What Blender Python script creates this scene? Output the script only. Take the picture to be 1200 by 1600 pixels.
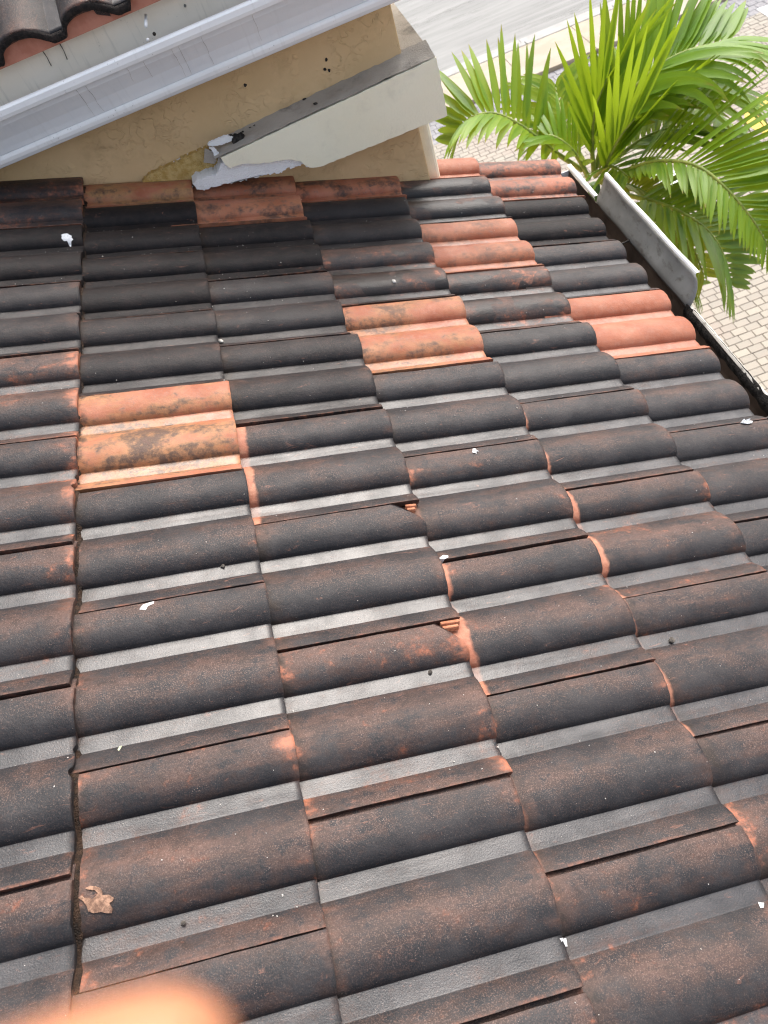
import bpy, bmesh, math, random
import numpy as np
from mathutils import Vector, Matrix, noise as mnoise

random.seed(7)
scene = bpy.context.scene
COL = scene.collection
for o in list(bpy.data.objects):
    bpy.data.objects.remove(o)

# ------------------------------------------------------------------ camera
CAM = np.array([0.6765537, -0.2522816, 0.9825363])
RW = np.array([[0.93504656, -0.23956634, -0.26133486],
               [-0.34851774, -0.75626472, -0.55371389],
               [-0.06498713, 0.6088281, -0.79063583]])      # rows: right, down, forward
FPX = 1110.0
cam = bpy.data.cameras.new("camera")
cam.sensor_fit = 'VERTICAL'
cam.sensor_height = 36.0
cam.lens = FPX / 1600.0 * 36.0
cam.clip_start = 0.005
cam.clip_end = 3000
cam.dof.use_dof = True
cam.dof.focus_distance = 1.45
cam.dof.aperture_fstop = 7.8
camo = bpy.data.objects.new("camera", cam)
COL.objects.link(camo)
m = Matrix.Identity(4)
for r in range(3):
    m[r][0] = RW[0][r]
    m[r][1] = -RW[1][r]
    m[r][2] = -RW[2][r]
    m[r][3] = CAM[r]
camo.matrix_world = m
scene.camera = camo

# ------------------------------------------------------------------ sky and sun (bright, hazy overcast)
SUN_DIR = Vector((0.345, 0.52, 0.80)).normalized()
world = bpy.data.worlds.new("World")
scene.world = world
world.use_nodes = True
wn = world.node_tree
wn.nodes.clear()
sky = wn.nodes.new('ShaderNodeTexSky')
sky.sky_type = 'NISHITA'
sky.sun_disc = False
sky.sun_elevation = math.asin(SUN_DIR.z)
sky.sun_rotation = math.atan2(SUN_DIR.x, SUN_DIR.y)
sky.air_density = 1.0
sky.dust_density = 6.0
sky.ozone_density = 1.0
hs = wn.nodes.new('ShaderNodeHueSaturation')
hs.inputs['Saturation'].default_value = 0.55
bg = wn.nodes.new('ShaderNodeBackground')
bg.inputs['Strength'].default_value = 0.15
wo = wn.nodes.new('ShaderNodeOutputWorld')
wn.links.new(sky.outputs[0], hs.inputs['Color'])
wn.links.new(hs.outputs[0], bg.inputs['Color'])
wn.links.new(bg.outputs[0], wo.inputs['Surface'])
sl = bpy.data.lights.new("sun", 'SUN')
sl.energy = 0.7
sl.angle = math.radians(42)
sl.color = (1.0, 0.965, 0.91)
so = bpy.data.objects.new("sun", sl)
COL.objects.link(so)
so.rotation_euler = SUN_DIR.to_track_quat('Z', 'Y').to_euler()

scene.view_settings.view_transform = 'Standard'
scene.view_settings.look = 'None'
scene.view_settings.gamma = 1
scene.view_settings.use_curve_mapping = False
scene.view_settings.exposure = 1.25
scene.render.engine = 'CYCLES'
scene.cycles.use_denoising = True
scene.cycles.filter_width = 1.15
scene.cycles.max_bounces = 6
scene.cycles.use_adaptive_sampling = True
scene.cycles.adaptive_threshold = 0.02
scene.cycles.caustics_reflective = False
scene.cycles.caustics_refractive = False
scene.cycles.transparent_max_bounces = 8

# ------------------------------------------------------------------ helpers
TH = math.radians(22.0)             # roof pitch
S = 0.15                            # roll spacing
A = 0.34669                         # exposed tile length
WROOF = Matrix.Rotation(TH, 4, 'Y')  # roof frame -> world


def ray(x, y):
    d = RW.T @ np.array([(x - 600) / FPX, (y - 800) / FPX, 1.0])
    return d / np.linalg.norm(d)


def at_y(x, y, Y):
    d = ray(x, y)
    return Vector(CAM + d * (Y - CAM[1]) / d[1])


def at_z(x, y, Z):
    d = ray(x, y)
    return Vector(CAM + d * (Z - CAM[2]) / d[2])


def at_d(x, y, t):
    return Vector(CAM + ray(x, y) * t)


def at_roof(x, y, n=0.02):
    Mi = WROOF.inverted().to_3x3()
    c = Mi @ Vector(CAM)
    d = Mi @ Vector(ray(x, y))
    return c + d * ((n - c.z) / d.z)


def tag(o, label=None, cat=None, group=None, kind=None):
    if label: o["label"] = label
    if cat: o["category"] = cat
    if group: o["group"] = group
    if kind: o["kind"] = kind
    return o


def empty(name, loc=(0, 0, 0), rot=(0, 0, 0)):
    o = bpy.data.objects.new(name, None)
    o.empty_display_size = 0.1
    o.location = loc
    o.rotation_euler = rot
    COL.objects.link(o)
    return o


def link(name, me, mat=None, parent=None):
    o = bpy.data.objects.new(name, me)
    COL.objects.link(o)
    if mat is not None and not me.materials:
        me.materials.append(mat)
    if parent is not None:
        o.parent = parent
    return o


def mesh_from(name, verts, faces, smooth=False):
    me = bpy.data.meshes.new(name)
    me.from_pydata([tuple(v) for v in verts], [], [tuple(f) for f in faces])
    me.update()
    if smooth:
        me.polygons.foreach_set('use_smooth', [True] * len(me.polygons))
    return me


def fix(me):
    bm = bmesh.new()
    bm.from_mesh(me)
    bmesh.ops.recalc_face_normals(bm, faces=bm.faces)
    bm.to_mesh(me)
    bm.free()
    return me


def box_mesh(name, lo, hi, bevel=0.0, seg=2):
    bm = bmesh.new()
    bmesh.ops.create_cube(bm, size=1)
    for v in bm.verts:
        v.co = Vector([(lo[i] + hi[i]) / 2 + v.co[i] * (hi[i] - lo[i]) for i in range(3)])
    if bevel:
        bmesh.ops.bevel(bm, geom=bm.edges[:], offset=bevel, segments=seg, affect='EDGES', profile=0.6)
    me = bpy.data.meshes.new(name)
    bm.to_mesh(me)
    bm.free()
    return me


def prism(name, pts, off, bevel=0.0, jag=0.0, cuts=0):
    """closed outline (3D points in a plane) pushed by vector off"""
    pts = [Vector(p) for p in pts]
    if cuts:
        q = []
        for i, p in enumerate(pts):
            n = pts[(i + 1) % len(pts)]
            k = max(1, int((n - p).length / cuts))
            for j in range(k):
                jv = Vector([random.uniform(-jag, jag) for _ in range(3)])
                on = Vector(off).normalized()
                q.append(p.lerp(n, j / k) + jv - on * jv.dot(on))
        pts = q
    bm = bmesh.new()
    off = Vector(off)
    a = [bm.verts.new(p) for p in pts]
    b = [bm.verts.new(p + off) for p in pts]
    n = len(pts)
    bm.faces.new(a)
    bm.faces.new(b[::-1])
    for i in range(n):
        bm.faces.new((a[i], b[i], b[(i + 1) % n], a[(i + 1) % n]))
    bmesh.ops.recalc_face_normals(bm, faces=bm.faces)
    if bevel:
        bmesh.ops.bevel(bm, geom=bm.edges[:], offset=bevel, segments=1, affect='EDGES')
    bmesh.ops.triangulate(bm, faces=[f for f in bm.faces if len(f.verts) > 4])
    me = bpy.data.meshes.new(name)
    bm.to_mesh(me)
    bm.free()
    return me


def extrude_profile(name, prof, axis, a0, a1, nseg=1, thick=0.0, wob=0.0, seed=0):
    """open 2D profile swept along an axis; prof in the two other coordinates"""
    vs, fs = [], []
    n = len(prof)
    rows = [a0 + (a1 - a0) * i / nseg for i in range(nseg + 1)]
    for r in rows:
        for j, (p, q) in enumerate(prof):
            w1 = wob * mnoise.noise(Vector((r * 3.1, j * 0.37, seed)))
            w2 = wob * mnoise.noise(Vector((r * 2.7, j * 0.37, seed + 9.1)))
            if axis == 'x':
                vs.append((r, p + w1, q + w2))
            else:
                vs.append((p + w1, r, q + w2))
    for i in range(nseg):
        for j in range(n - 1):
            fs.append((i * n + j, i * n + j + 1, (i + 1) * n + j + 1, (i + 1) * n + j))
    me = mesh_from(name, vs, fs)
    fix(me)
    if thick:
        bm = bmesh.new()
        bm.from_mesh(me)
        bmesh.ops.solidify(bm, geom=bm.faces[:], thickness=thick)
        bmesh.ops.recalc_face_normals(bm, faces=bm.faces)
        bm.to_mesh(me)
        bm.free()
    return me


def tube(name, pts, rad, sides=8, smooth=True):
    pts = [Vector(p) for p in pts]
    if not hasattr(rad, '__len__'):
        rad = [rad] * len(pts)
    vs, fs = [], []
    for i, p in enumerate(pts):
        t = (pts[min(i + 1, len(pts) - 1)] - pts[max(i - 1, 0)]).normalized()
        u = t.orthogonal().normalized() if i == 0 else (u - t * u.dot(t)).normalized()
        w = t.cross(u)
        for k in range(sides):
            an = 2 * math.pi * k / sides
            vs.append(p + (u * math.cos(an) + w * math.sin(an)) * rad[i])
    for i in range(len(pts) - 1):
        for k in range(sides):
            fs.append((i * sides + k, i * sides + (k + 1) % sides, (i + 1) * sides + (k + 1) % sides, (i + 1) * sides + k))
    fs.append(tuple(range(sides))[::-1])
    fs.append(tuple((len(pts) - 1) * sides + k for k in range(sides)))
    return mesh_from(name, vs, fs, smooth)


# ------------------------------------------------------------------ material helper
class NT:
    def __init__(self, name):
        self.m = bpy.data.materials.new(name)
        self.m.use_nodes = True
        self.t = self.m.node_tree
        self.t.nodes.clear()
        self.out = self.t.nodes.new('ShaderNodeOutputMaterial')

    def n(self, typ, ins=None, **kw):
        nd = self.t.nodes.new(typ)
        for k, v in kw.items():
            setattr(nd, k, v)
        for k, v in (ins or {}).items():
            self.set(nd.inputs[k], v)
        return nd

    def set(self, sock, v):
        if isinstance(v, bpy.types.NodeSocket):
            self.t.links.new(v, sock)
        elif isinstance(v, (tuple, list)) and len(v) == 3 and sock.type == 'RGBA':
            sock.default_value = (*v, 1)
        else:
            sock.default_value = v

    def math(self, op, a, b=0.0, c=0.0, clamp=False):
        nd = self.n('ShaderNodeMath', {0: a, 1: b, 2: c}, operation=op)
        nd.use_clamp = clamp
        return nd.outputs[0]

    def mix(self, f, a, b, blend='MIX'):
        nd = self.n('ShaderNodeMix', data_type='RGBA', blend_type=blend)
        self.set(nd.inputs['Factor'], f)
        self.set(nd.inputs[6], a)
        self.set(nd.inputs[7], b)
        return nd.outputs[2]

    def fmix(self, f, a, b):
        nd = self.n('ShaderNodeMix', data_type='FLOAT')
        self.set(nd.inputs['Factor'], f)
        self.set(nd.inputs[2], a)
        self.set(nd.inputs[3], b)
        return nd.outputs[0]

    def noise(self, vec, scale, detail=4, rough=0.55, dist=0.0):
        nd = self.n('ShaderNodeTexNoise', {'Scale': scale, 'Detail': detail, 'Roughness': rough, 'Distortion': dist})
        if vec is not None:
            self.set(nd.inputs['Vector'], vec)
        return nd.outputs[0]

    def vor(self, vec, scale, feature='F1', out=0, rnd=1.0):
        nd = self.n('ShaderNodeTexVoronoi', {'Scale': scale}, feature=feature)
        nd.inputs['Randomness'].default_value = rnd
        if vec is not None:
            self.set(nd.inputs['Vector'], vec)
        return nd.outputs[out]

    def step(self, v, lo, hi, a=0.0, b=1.0):
        nd = self.n('ShaderNodeMapRange', {0: v, 1: lo, 2: hi, 3: a, 4: b}, interpolation_type='SMOOTHSTEP')
        return nd.outputs[0]

    def map(self, vec, scale=(1, 1, 1), loc=(0, 0, 0)):
        nd = self.n('ShaderNodeMapping', {'Vector': vec, 'Scale': scale, 'Location': loc})
        return nd.outputs[0]

    def coord(self, kind='Object'):
        return self.n('ShaderNodeTexCoord').outputs[kind]

    def attr(self, name, typ='OBJECT'):
        return self.n('ShaderNodeAttribute', attribute_name=name, attribute_type=typ).outputs['Fac']

    def bump(self, h, strength, dist, prev=None):
        nd = self.n('ShaderNodeBump', {'Height': h, 'Strength': strength, 'Distance': dist})
        if prev is not None:
            self.set(nd.inputs['Normal'], prev)
        return nd.outputs[0]

    def principled(self, color, rough=0.5, normal=None, metal=0.0, spec=0.5, coat=0.0, coat_rough=0.1):
        b = self.n('ShaderNodeBsdfPrincipled', {'Base Color': color, 'Roughness': rough, 'Metallic': metal,
                                                'Specular IOR Level': spec, 'Coat Weight': coat, 'Coat Roughness': coat_rough})
        if normal is not None:
            self.set(b.inputs['Normal'], normal)
        return b.outputs[0]

    def done(self, sh):
        self.t.links.new(sh, self.out.inputs['Surface'])
        return self.m


# ------------------------------------------------------------------ materials
def tile_material():
    t = NT('roof_tile_clay')
    co = t.coord('Object')
    rnd = t.n('ShaderNodeObjectInfo').outputs['Random']
    off = t.n('ShaderNodeCombineXYZ', {0: t.math('MULTIPLY', rnd, 37.0), 1: t.math('MULTIPLY', rnd, 91.0), 2: t.math('MULTIPLY', rnd, 53.0)}).outputs[0]
    p = t.n('ShaderNodeVectorMath', {0: co, 1: off}, operation='ADD').outputs[0]
    sep = t.n('ShaderNodeSeparateXYZ', {0: co})
    x, y = sep.outputs[0], sep.outputs[1]
    dark, clean, wet, yellow, soot = [t.attr(k) for k in ('dark', 'clean', 'wet', 'yellow', 'soot')]
    crest = t.attr('crest', 'GEOMETRY')
    nA = t.noise(p, 13, 3, 0.6)
    nB = t.noise(t.map(p, (1.0, 2.2, 1.5)), 6.5, 4, 0.62, 0.4)
    nC = t.noise(p, 44, 5, 0.72)
    nF = t.noise(p, 480, 2, 0.75)
    nR = t.noise(t.map(p, (0.7, 9.0, 5.0)), 6, 4, 0.65, 0.3)
    nS = t.noise(t.map(p, (0.8, 2.6, 2.6)), 24, 6, 0.76, 1.3)
    # fired clay
    terra = t.mix(t.step(nA, 0.35, 0.7), (0.30, 0.092, 0.046), (0.385, 0.148, 0.086))
    terra = t.mix(t.math('MULTIPLY', t.step(nC, 0.46, 0.72), 0.28), terra, (0.50, 0.275, 0.205))
    terra = t.mix(t.math('MULTIPLY', t.math('MULTIPLY', t.step(nB, 0.38, 0.6), yellow), 0.8), terra, (0.40, 0.245, 0.105))
    sm = t.math('MULTIPLY', t.step(t.math('ADD', t.math('MULTIPLY', nB, 0.55), t.math('MULTIPLY', nC, 0.45)), 0.47, 0.62), soot)
    terra = t.mix(t.math('MULTIPLY', sm, 0.85), terra, (0.055, 0.043, 0.036))
    # rubbed zones at both ends of the tile
    edge = t.math('MAXIMUM', t.step(x, -0.05, 0.0), t.step(x, -A + 0.055, -A))
    edge = t.math('MULTIPLY', t.math('MULTIPLY', edge, t.step(nA, 0.38, 0.62)), t.step(crest, 0.02, 0.2, 0.25, 1.0))
    # grime: brown film, then near black
    dC = t.math('SUBTRACT', nC, 0.5)
    brown = t.mix(t.step(nC, 0.36, 0.66), (0.036, 0.0235, 0.020), (0.128, 0.068, 0.051))
    black = t.mix(t.step(nA, 0.4, 0.65), (0.0165, 0.0168, 0.0190), (0.030, 0.0288, 0.0305))
    grime_shade = t.step(dark, 0.84, 0.98)  # blackest tiles: grime plus the wall's shade and dark reflection painted in
    black = t.mix(t.math('MULTIPLY', grime_shade, 0.7), black, t.mix(t.step(nC, 0.4, 0.7), (0.006, 0.0055, 0.0055), (0.020, 0.014, 0.0125)))
    g1 = t.math('ADD', t.math('MULTIPLY', nB, 1.1), t.math('MULTIPLY_ADD', dC, 1.0, dark))
    g1 = t.math('SUBTRACT', g1, t.math('MULTIPLY', edge, 0.30))
    col = t.mix(t.step(g1, 0.70, 1.06), terra, brown)
    g2 = t.math('ADD', t.math('MULTIPLY_ADD', nB, 0.95, -0.40), t.math('MULTIPLY_ADD', dC, 1.5, dark))
    g2 = t.math('MULTIPLY_ADD', nR, 0.60, g2)
    g2 = t.math('SUBTRACT', g2, t.math('MULTIPLY_ADD', edge, 0.34, t.math('MULTIPLY', crest, 0.24)))
    col = t.mix(t.step(g2, 0.62, 1.10), col, black)
    # scuffs
    col = t.mix(t.math('MULTIPLY', t.step(nS, 0.60, 0.75), 0.72), col, (0.27, 0.125, 0.086))
    # mineral grain
    gr = t.math('MULTIPLY', t.step(nF, 0.52, 0.66), t.math('MULTIPLY', t.step(crest, 0.0, 0.6, 0.30, 0.75), t.step(nB, 0.38, 0.62, 1.0, 0.45)))
    nal = t.math('SUBTRACT', 1.0, t.math('MULTIPLY', grime_shade, 0.75))
    col = t.mix(t.math('MULTIPLY', gr, nal), col, (0.185, 0.118, 0.095))
    sp = t.vor(p, 300)
    spm = t.math('MULTIPLY', t.step(sp, 0.20, 0.12), t.step(nC, 0.50, 0.64))
    col = t.mix(t.math('MULTIPLY', spm, t.math('MULTIPLY', nal, t.step(nB, 0.40, 0.62, 0.9, 0.15))), col, (0.34, 0.25, 0.21))
    # silt washed up against the lap of the course above
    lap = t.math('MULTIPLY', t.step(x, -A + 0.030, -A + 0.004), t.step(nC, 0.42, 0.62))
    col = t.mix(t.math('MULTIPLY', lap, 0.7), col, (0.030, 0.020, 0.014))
    # raw clay along the free edge of the side lip
    col = t.mix(t.math('MULTIPLY', t.step(y, -1.955 * S, -1.992 * S), t.step(nC, 0.45, 0.68, 0.0, 0.6)), col, (0.24, 0.10, 0.062))
    # unweathered band that used to be covered by the tile above
    bw = t.math('SUBTRACT', t.math('ADD', x, A), t.math('MULTIPLY_ADD', t.math('SUBTRACT', nA, 0.5), 0.030, t.math('MULTIPLY', dC, 0.012)))
    cb = t.math('MULTIPLY', t.step(t.math('SUBTRACT', bw, clean), 0.004, -0.005), t.step(clean, 0.001, 0.004))
    band = t.mix(t.step(nC, 0.4, 0.7), (0.40, 0.150, 0.088), (0.50, 0.235, 0.150))
    col = t.mix(t.math('MULTIPLY', cb, t.step(crest, 0.0, 0.1, 0.3, 0.85)), col, band)
    # dark wet blotches with a crisp outline
    wm = t.math('MULTIPLY', t.step(t.noise(p, 7.0, 2, 0.5, 0.3), 0.50, 0.515), wet)
    col = t.mix(t.math('MULTIPLY', wm, 0.72), col, (0.012, 0.012, 0.012))
    rough = t.math('MULTIPLY_ADD', nC, 0.22, 0.45)
    rough = t.fmix(wm, rough, 0.36)
    # a film of rain water left in the flat pans, thinner where silt dries out
    film = t.math('MULTIPLY', t.step(crest, 0.10, 0.02), t.step(t.math('ADD', t.math('MULTIPLY', nA, 0.6), t.math('MULTIPLY', nC, 0.4)), 0.36, 0.60, 0.48, 0.74))
    film = t.math('MULTIPLY', film, t.math('MULTIPLY', t.step(x, -0.003, -0.014), t.step(nR, 0.32, 0.52, 0.65, 1.0)))
    film = t.math('MULTIPLY', film, t.math('SUBTRACT', 1.0, t.math('MULTIPLY', grime_shade, 0.8)))
    h = t.math('MULTIPLY_ADD', nC, 1.6, t.math('MULTIPLY_ADD', t.noise(p, 210, 3, 0.75), 1.0, t.math('MULTIPLY', nA, 2.0)))
    nb = t.bump(h, 0.5, 0.0016)
    nb2 = t.bump(t.noise(p, 420, 2, 0.7), 0.42, 0.0008)
    sh = t.principled(col, rough, nb, spec=t.math('MULTIPLY_ADD', grime_shade, -0.16, 0.29), coat=film, coat_rough=0.27)
    for nd in t.t.nodes:
        if nd.type == 'BSDF_PRINCIPLED':
            t.set(nd.inputs['Coat Normal'], nb2)
            t.set(nd.inputs['Coat IOR'], 1.58)
    return t.done(sh)


def stucco_material(name, c1, c2, scale=22, strength=0.6, dirt=(0.10, 0.075, 0.05), dirt_amt=0.25, ridge=True, dist=0.006):
    t = NT(name)
    p = t.coord('Object')
    n1 = t.noise(p, 3.0, 6, 0.6)
    n2 = t.noise(p, 40, 4, 0.6)
    col = t.mix(t.step(n1, 0.3, 0.7), c1, c2)
    col = t.mix(t.math('MULTIPLY', t.step(t.noise(p, 7, 6, 0.7), 0.52, 0.75), dirt_amt), col, dirt)
    if ridge:
        w = t.noise(t.map(p, (1, 1, 1)), scale, 3, 0.55, 0.7)
        r = t.math('ABSOLUTE', t.math('SUBTRACT', w, 0.5))
        h = t.step(r, 0.0, 0.03)
        h = t.math('ADD', t.math('MULTIPLY', h, t.step(t.noise(p, scale * 0.33, 3), 0.44, 0.60)), t.math('MULTIPLY', n2, 0.35))
    else:
        h = t.math('ADD', t.math('MULTIPLY', t.noise(p, scale * 6, 3, 0.6), 0.8), t.math('MULTIPLY', n2, 0.3))
    col = t.mix(t.math('MULTIPLY', t.step(h, 0.32, 0.1), 0.05), col, dirt)
    nb = t.bump(h, strength, dist)
    return t.done(t.principled(col, 0.9, nb, spec=0.25))


def metal_paint(name, c1, c2, rough=0.4, streak=0.0, streak_col=(0.2, 0.18, 0.15), scale=(1, 1, 1), spots=0.0, metal=0.0):
    t = NT(name)
    p = t.coord('Object')
    n1 = t.noise(p, 5, 5, 0.6)
    col = t.mix(t.step(n1, 0.3, 0.7), c1, c2)
    if streak:
        sn = t.noise(t.map(p, scale), 9, 4, 0.6)
        col = t.mix(t.math('MULTIPLY', t.step(sn, 0.54, 0.74), streak), col, streak_col)
    if spots:
        v = t.vor(p, 90)
        col = t.mix(t.math('MULTIPLY', t.math('MULTIPLY', t.step(v, 0.16, 0.08), t.step(t.noise(p, 12, 2), 0.5, 0.6)), spots), col, (0.05, 0.045, 0.04))
    nb = t.bump(t.noise(p, 30, 3), 0.08, 0.004)
    return t.done(t.principled(col, rough, nb, metal=metal))


def plain(name, c1, c2, scale=20, rough=0.8, bump=0.3, dist=0.003, spec=0.3):
    t = NT(name)
    p = t.coord('Object')
    n1 = t.noise(p, scale, 5, 0.6)
    col = t.mix(t.step(n1, 0.35, 0.65), c1, c2)
    nb = t.bump(t.noise(p, scale * 4, 3), bump, dist)
    return t.done(t.principled(col, rough, nb, spec=spec))


def leaf_material(name, c1, c2, ct):
    t = NT(name)
    p = t.coord('Object')
    rnd = t.n('ShaderNodeObjectInfo').outputs['Random']
    n = t.noise(p, 9, 3)
    col = t.mix(t.step(t.math('ADD', t.math('MULTIPLY', n, 0.6), t.math('MULTIPLY', rnd, 0.4)), 0.25, 0.75), c1, c2)
    vein = t.math('SINE', t.math('MULTIPLY', t.attr('across', 'GEOMETRY'), 38.0))
    col = t.mix(t.math('MULTIPLY', t.step(vein, 0.2, 1.0), 0.25), col, (c2[0] * 1.35, c2[1] * 1.25, c2[2] * 1.2))
    tip = t.attr('along', 'GEOMETRY')
    col = t.mix(t.math('MULTIPLY', t.step(t.math('ADD', tip, t.math('MULTIPLY', rnd, 0.10)), 0.95, 1.05), 0.8), col, (0.20, 0.12, 0.04))
    pb = t.principled(col, 0.42, spec=0.35)
    tr = t.n('ShaderNodeBsdfTranslucent', {'Color': t.mix(n, ct, (ct[0] * 0.75, ct[1] * 0.85, ct[2]))}).outputs[0]
    ms = t.n('ShaderNodeMixShader', {0: 0.37, 1: pb, 2: tr})
    return t.done(ms.outputs[0])


def paver_material():
    t = NT('concrete_paver')
    p = t.coord('Object')
    rnd = t.attr('tone', 'GEOMETRY')
    col = t.mix(rnd, (0.30, 0.275, 0.235), (0.365, 0.335, 0.28))
    col = t.mix(t.math('MULTIPLY', t.step(t.noise(p, 0.7, 4), 0.45, 0.65), 0.5), col, (0.35, 0.285, 0.24))
    col = t.mix(t.math('MULTIPLY', t.noise(p, 30, 4), 0.18), col, (0.25, 0.23, 0.2))
    nb = t.bump(t.noise(p, 120, 3), 0.3, 0.003)
    return t.done(t.principled(col, 0.85, nb, spec=0.3))


def road_material():
    t = NT('worn_asphalt')
    p = t.coord('Object')
    st = t.noise(t.map(p, (0.22, 2.6, 1)), 1.3, 7, 0.65, 0.5)
    col = t.mix(t.step(st, 0.3, 0.7), (0.195, 0.197, 0.19), (0.265, 0.265, 0.255))
    cr = t.noise(t.map(p, (0.12, 2.4, 1)), 1.1, 8, 0.7, 1.4)
    crm = t.step(t.math('ABSOLUTE', t.math('SUBTRACT', cr, 0.5)), 0.016, 0.003)
    crm = t.math('MULTIPLY', crm, t.step(t.noise(p, 0.35, 3), 0.42, 0.55))
    col = t.mix(t.math('MULTIPLY', crm, 0.75), col, (0.075, 0.075, 0.07))
    nb = t.bump(t.noise(p, 60, 4), 0.3, 0.01)
    return t.done(t.principled(col, 0.75, nb, spec=0.4))


def skin_material():
    t = NT('skin')
    p = t.coord('Object')
    col = t.mix(t.noise(p, 60, 4), (0.45, 0.185, 0.095), (0.52, 0.235, 0.13))
    b = t.n('ShaderNodeBsdfPrincipled', {'Base Color': col, 'Roughness': 0.5, 'Subsurface Weight': 0.3, 'Subsurface Scale': 0.004})
    b.inputs['Subsurface Radius'].default_value = (1.0, 0.35, 0.15)
    return t.done(b.outputs[0])


M = dict(
    tile=tile_material(),
    wall=stucco_material('tan_stucco', (0.59, 0.42, 0.225), (0.66, 0.48, 0.275), 26, 0.55, dirt=(0.31, 0.21, 0.115), dirt_amt=0.45, dist=0.005),
    cream=stucco_material('cream_stucco', (0.86, 0.81, 0.615), (0.89, 0.85, 0.67), 30, 0.5, dirt=(0.45, 0.42, 0.33), dirt_amt=0.3, ridge=False, dist=0.003),
    dirtycap=stucco_material('weathered_cement', (0.27, 0.245, 0.205), (0.42, 0.385, 0.335), 34, 0.8, dirt=(0.045, 0.04, 0.034), dirt_amt=0.8, ridge=False, dist=0.004),
    basecoat=stucco_material('white_basecoat', (0.84, 0.86, 0.87), (0.93, 0.94, 0.94), 40, 1.0, dirt=(0.35, 0.36, 0.36), dirt_amt=0.5, ridge=False, dist=0.006),
    foam=plain('weathered_foam', (0.48, 0.31, 0.09), (0.62, 0.45, 0.19), 60, 0.9, 1.0, 0.006),
    soot=plain('black_mould', (0.012, 0.011, 0.010), (0.05, 0.045, 0.04), 60, 0.95, 1.0, 0.006),
    deck=plain('roof_underlay', (0.012, 0.011, 0.010), (0.03, 0.026, 0.024), 30, 0.9),
    mud=plain('damp_dirt', (0.014, 0.009, 0.006), (0.052, 0.028, 0.016), 90, 0.75, 1.0, 0.006),
    white=metal_paint('white_gutter_paint', (0.74, 0.77, 0.80), (0.80, 0.82, 0.84), 0.42, 0.15, (0.50, 0.50, 0.49), (9, 1, 0.5), 0.0),
    whitelip=metal_paint('white_lip_paint', (0.84, 0.85, 0.855), (0.88, 0.89, 0.89), 0.38, 0.2, (0.5, 0.5, 0.48), (9, 1, 1), 0.4),
    creammetal=metal_paint('cream_flashing', (0.83, 0.75, 0.63), (0.87, 0.80, 0.69), 0.5, 0.3, (0.40, 0.37, 0.31), (7, 1, 0.6), 0.3),
    gutgrey=metal_paint('weathered_gutter', (0.17, 0.17, 0.16), (0.27, 0.27, 0.255), 0.55, 0.85, (0.10, 0.09, 0.075), (1, 2, 5), 0.8),
    gutdark=metal_paint('stained_gutter', (0.020, 0.014, 0.011), (0.13, 0.095, 0.07), 0.5, 0.8, (0.012, 0.010, 0.009), (3, 3, 3), 0.0),
    gutlip=metal_paint('chipped_lip', (0.36, 0.34, 0.29), (0.55, 0.53, 0.48), 0.55, 1.0, (0.05, 0.04, 0.03), (5, 2.2, 5), 0.9),
    birdstop=plain('orange_clay_closure', (0.42, 0.165, 0.11), (0.50, 0.22, 0.155), 25, 0.8),
    mortar=plain('dark_tile_edge', (0.010, 0.009, 0.009), (0.035, 0.026, 0.023), 120, 0.85, 1.0, 0.006),
    shard=plain('raw_clay', (0.34, 0.125, 0.065), (0.46, 0.20, 0.115), 60, 0.8, 0.6),
    leaf=leaf_material('palm_leaf', (0.070, 0.170, 0.011), (0.155, 0.285, 0.018), (0.50, 0.62, 0.024)),
    leafdark=leaf_material('palm_leaf_shaded', (0.055, 0.135, 0.014), (0.115, 0.225, 0.022), (0.32, 0.45, 0.03)),  # darker leaf copy: shade of the lower and rear fronds put in the colour
    leafyellow=leaf_material('palm_leaf_yellowing', (0.16, 0.22, 0.02), (0.32, 0.34, 0.03), (0.46, 0.48, 0.03)),
    rachis=plain('palm_rachis', (0.16, 0.22, 0.04), (0.28, 0.32, 0.07), 20, 0.45),
    trunk=plain('palm_trunk', (0.13, 0.11, 0.085), (0.24, 0.21, 0.17), 12, 0.9),
    shaft=plain('palm_crownshaft', (0.06, 0.12, 0.03), (0.10, 0.17, 0.05), 12, 0.5),
    paver=paver_material(),
    joint=plain('joint_sand', (0.14, 0.125, 0.105), (0.19, 0.17, 0.145), 40, 0.95),
    greypaver=plain('grey_paver', (0.22, 0.217, 0.227), (0.29, 0.285, 0.29), 14, 0.85),
    road=road_material(),
    kerb=plain('pale_concrete', (0.32, 0.315, 0.30), (0.38, 0.375, 0.355), 3, 0.85),
    walk=plain('peach_concrete', (0.355, 0.305, 0.235), (0.41, 0.36, 0.285), 2, 0.85),
    yellow=plain('yellow_paint', (0.60, 0.36, 0.03), (0.70, 0.46, 0.06), 20, 0.6),
    whitepaint=plain('white_paint', (0.66, 0.68, 0.70), (0.78, 0.79, 0.80), 12, 0.5),
    dropping=plain('chalky_white', (0.72, 0.74, 0.76), (0.85, 0.86, 0.86), 200, 0.8, 1.0, 0.002),
    tanleaf=plain('pale_tan_scrap', (0.14, 0.080, 0.056), (0.36, 0.215, 0.145), 160, 0.9),
    pebble=plain('dark_pebble', (0.05, 0.045, 0.04), (0.14, 0.12, 0.10), 90, 0.8),
    grit=plain('pale_grit', (0.40, 0.36, 0.31), (0.70, 0.68, 0.64), 300, 0.8),
    greenleaf=plain('pale_leaf_sliver', (0.45, 0.50, 0.30), (0.60, 0.62, 0.45), 60, 0.6),
    skin=skin_material(),
    creamstain=plain('dried_runoff', (0.34, 0.32, 0.29), (0.45, 0.43, 0.40), 40, 0.7),
    steel=plain('dark_strap', (0.02, 0.018, 0.016), (0.06, 0.05, 0.045), 30, 0.5),
)

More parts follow.
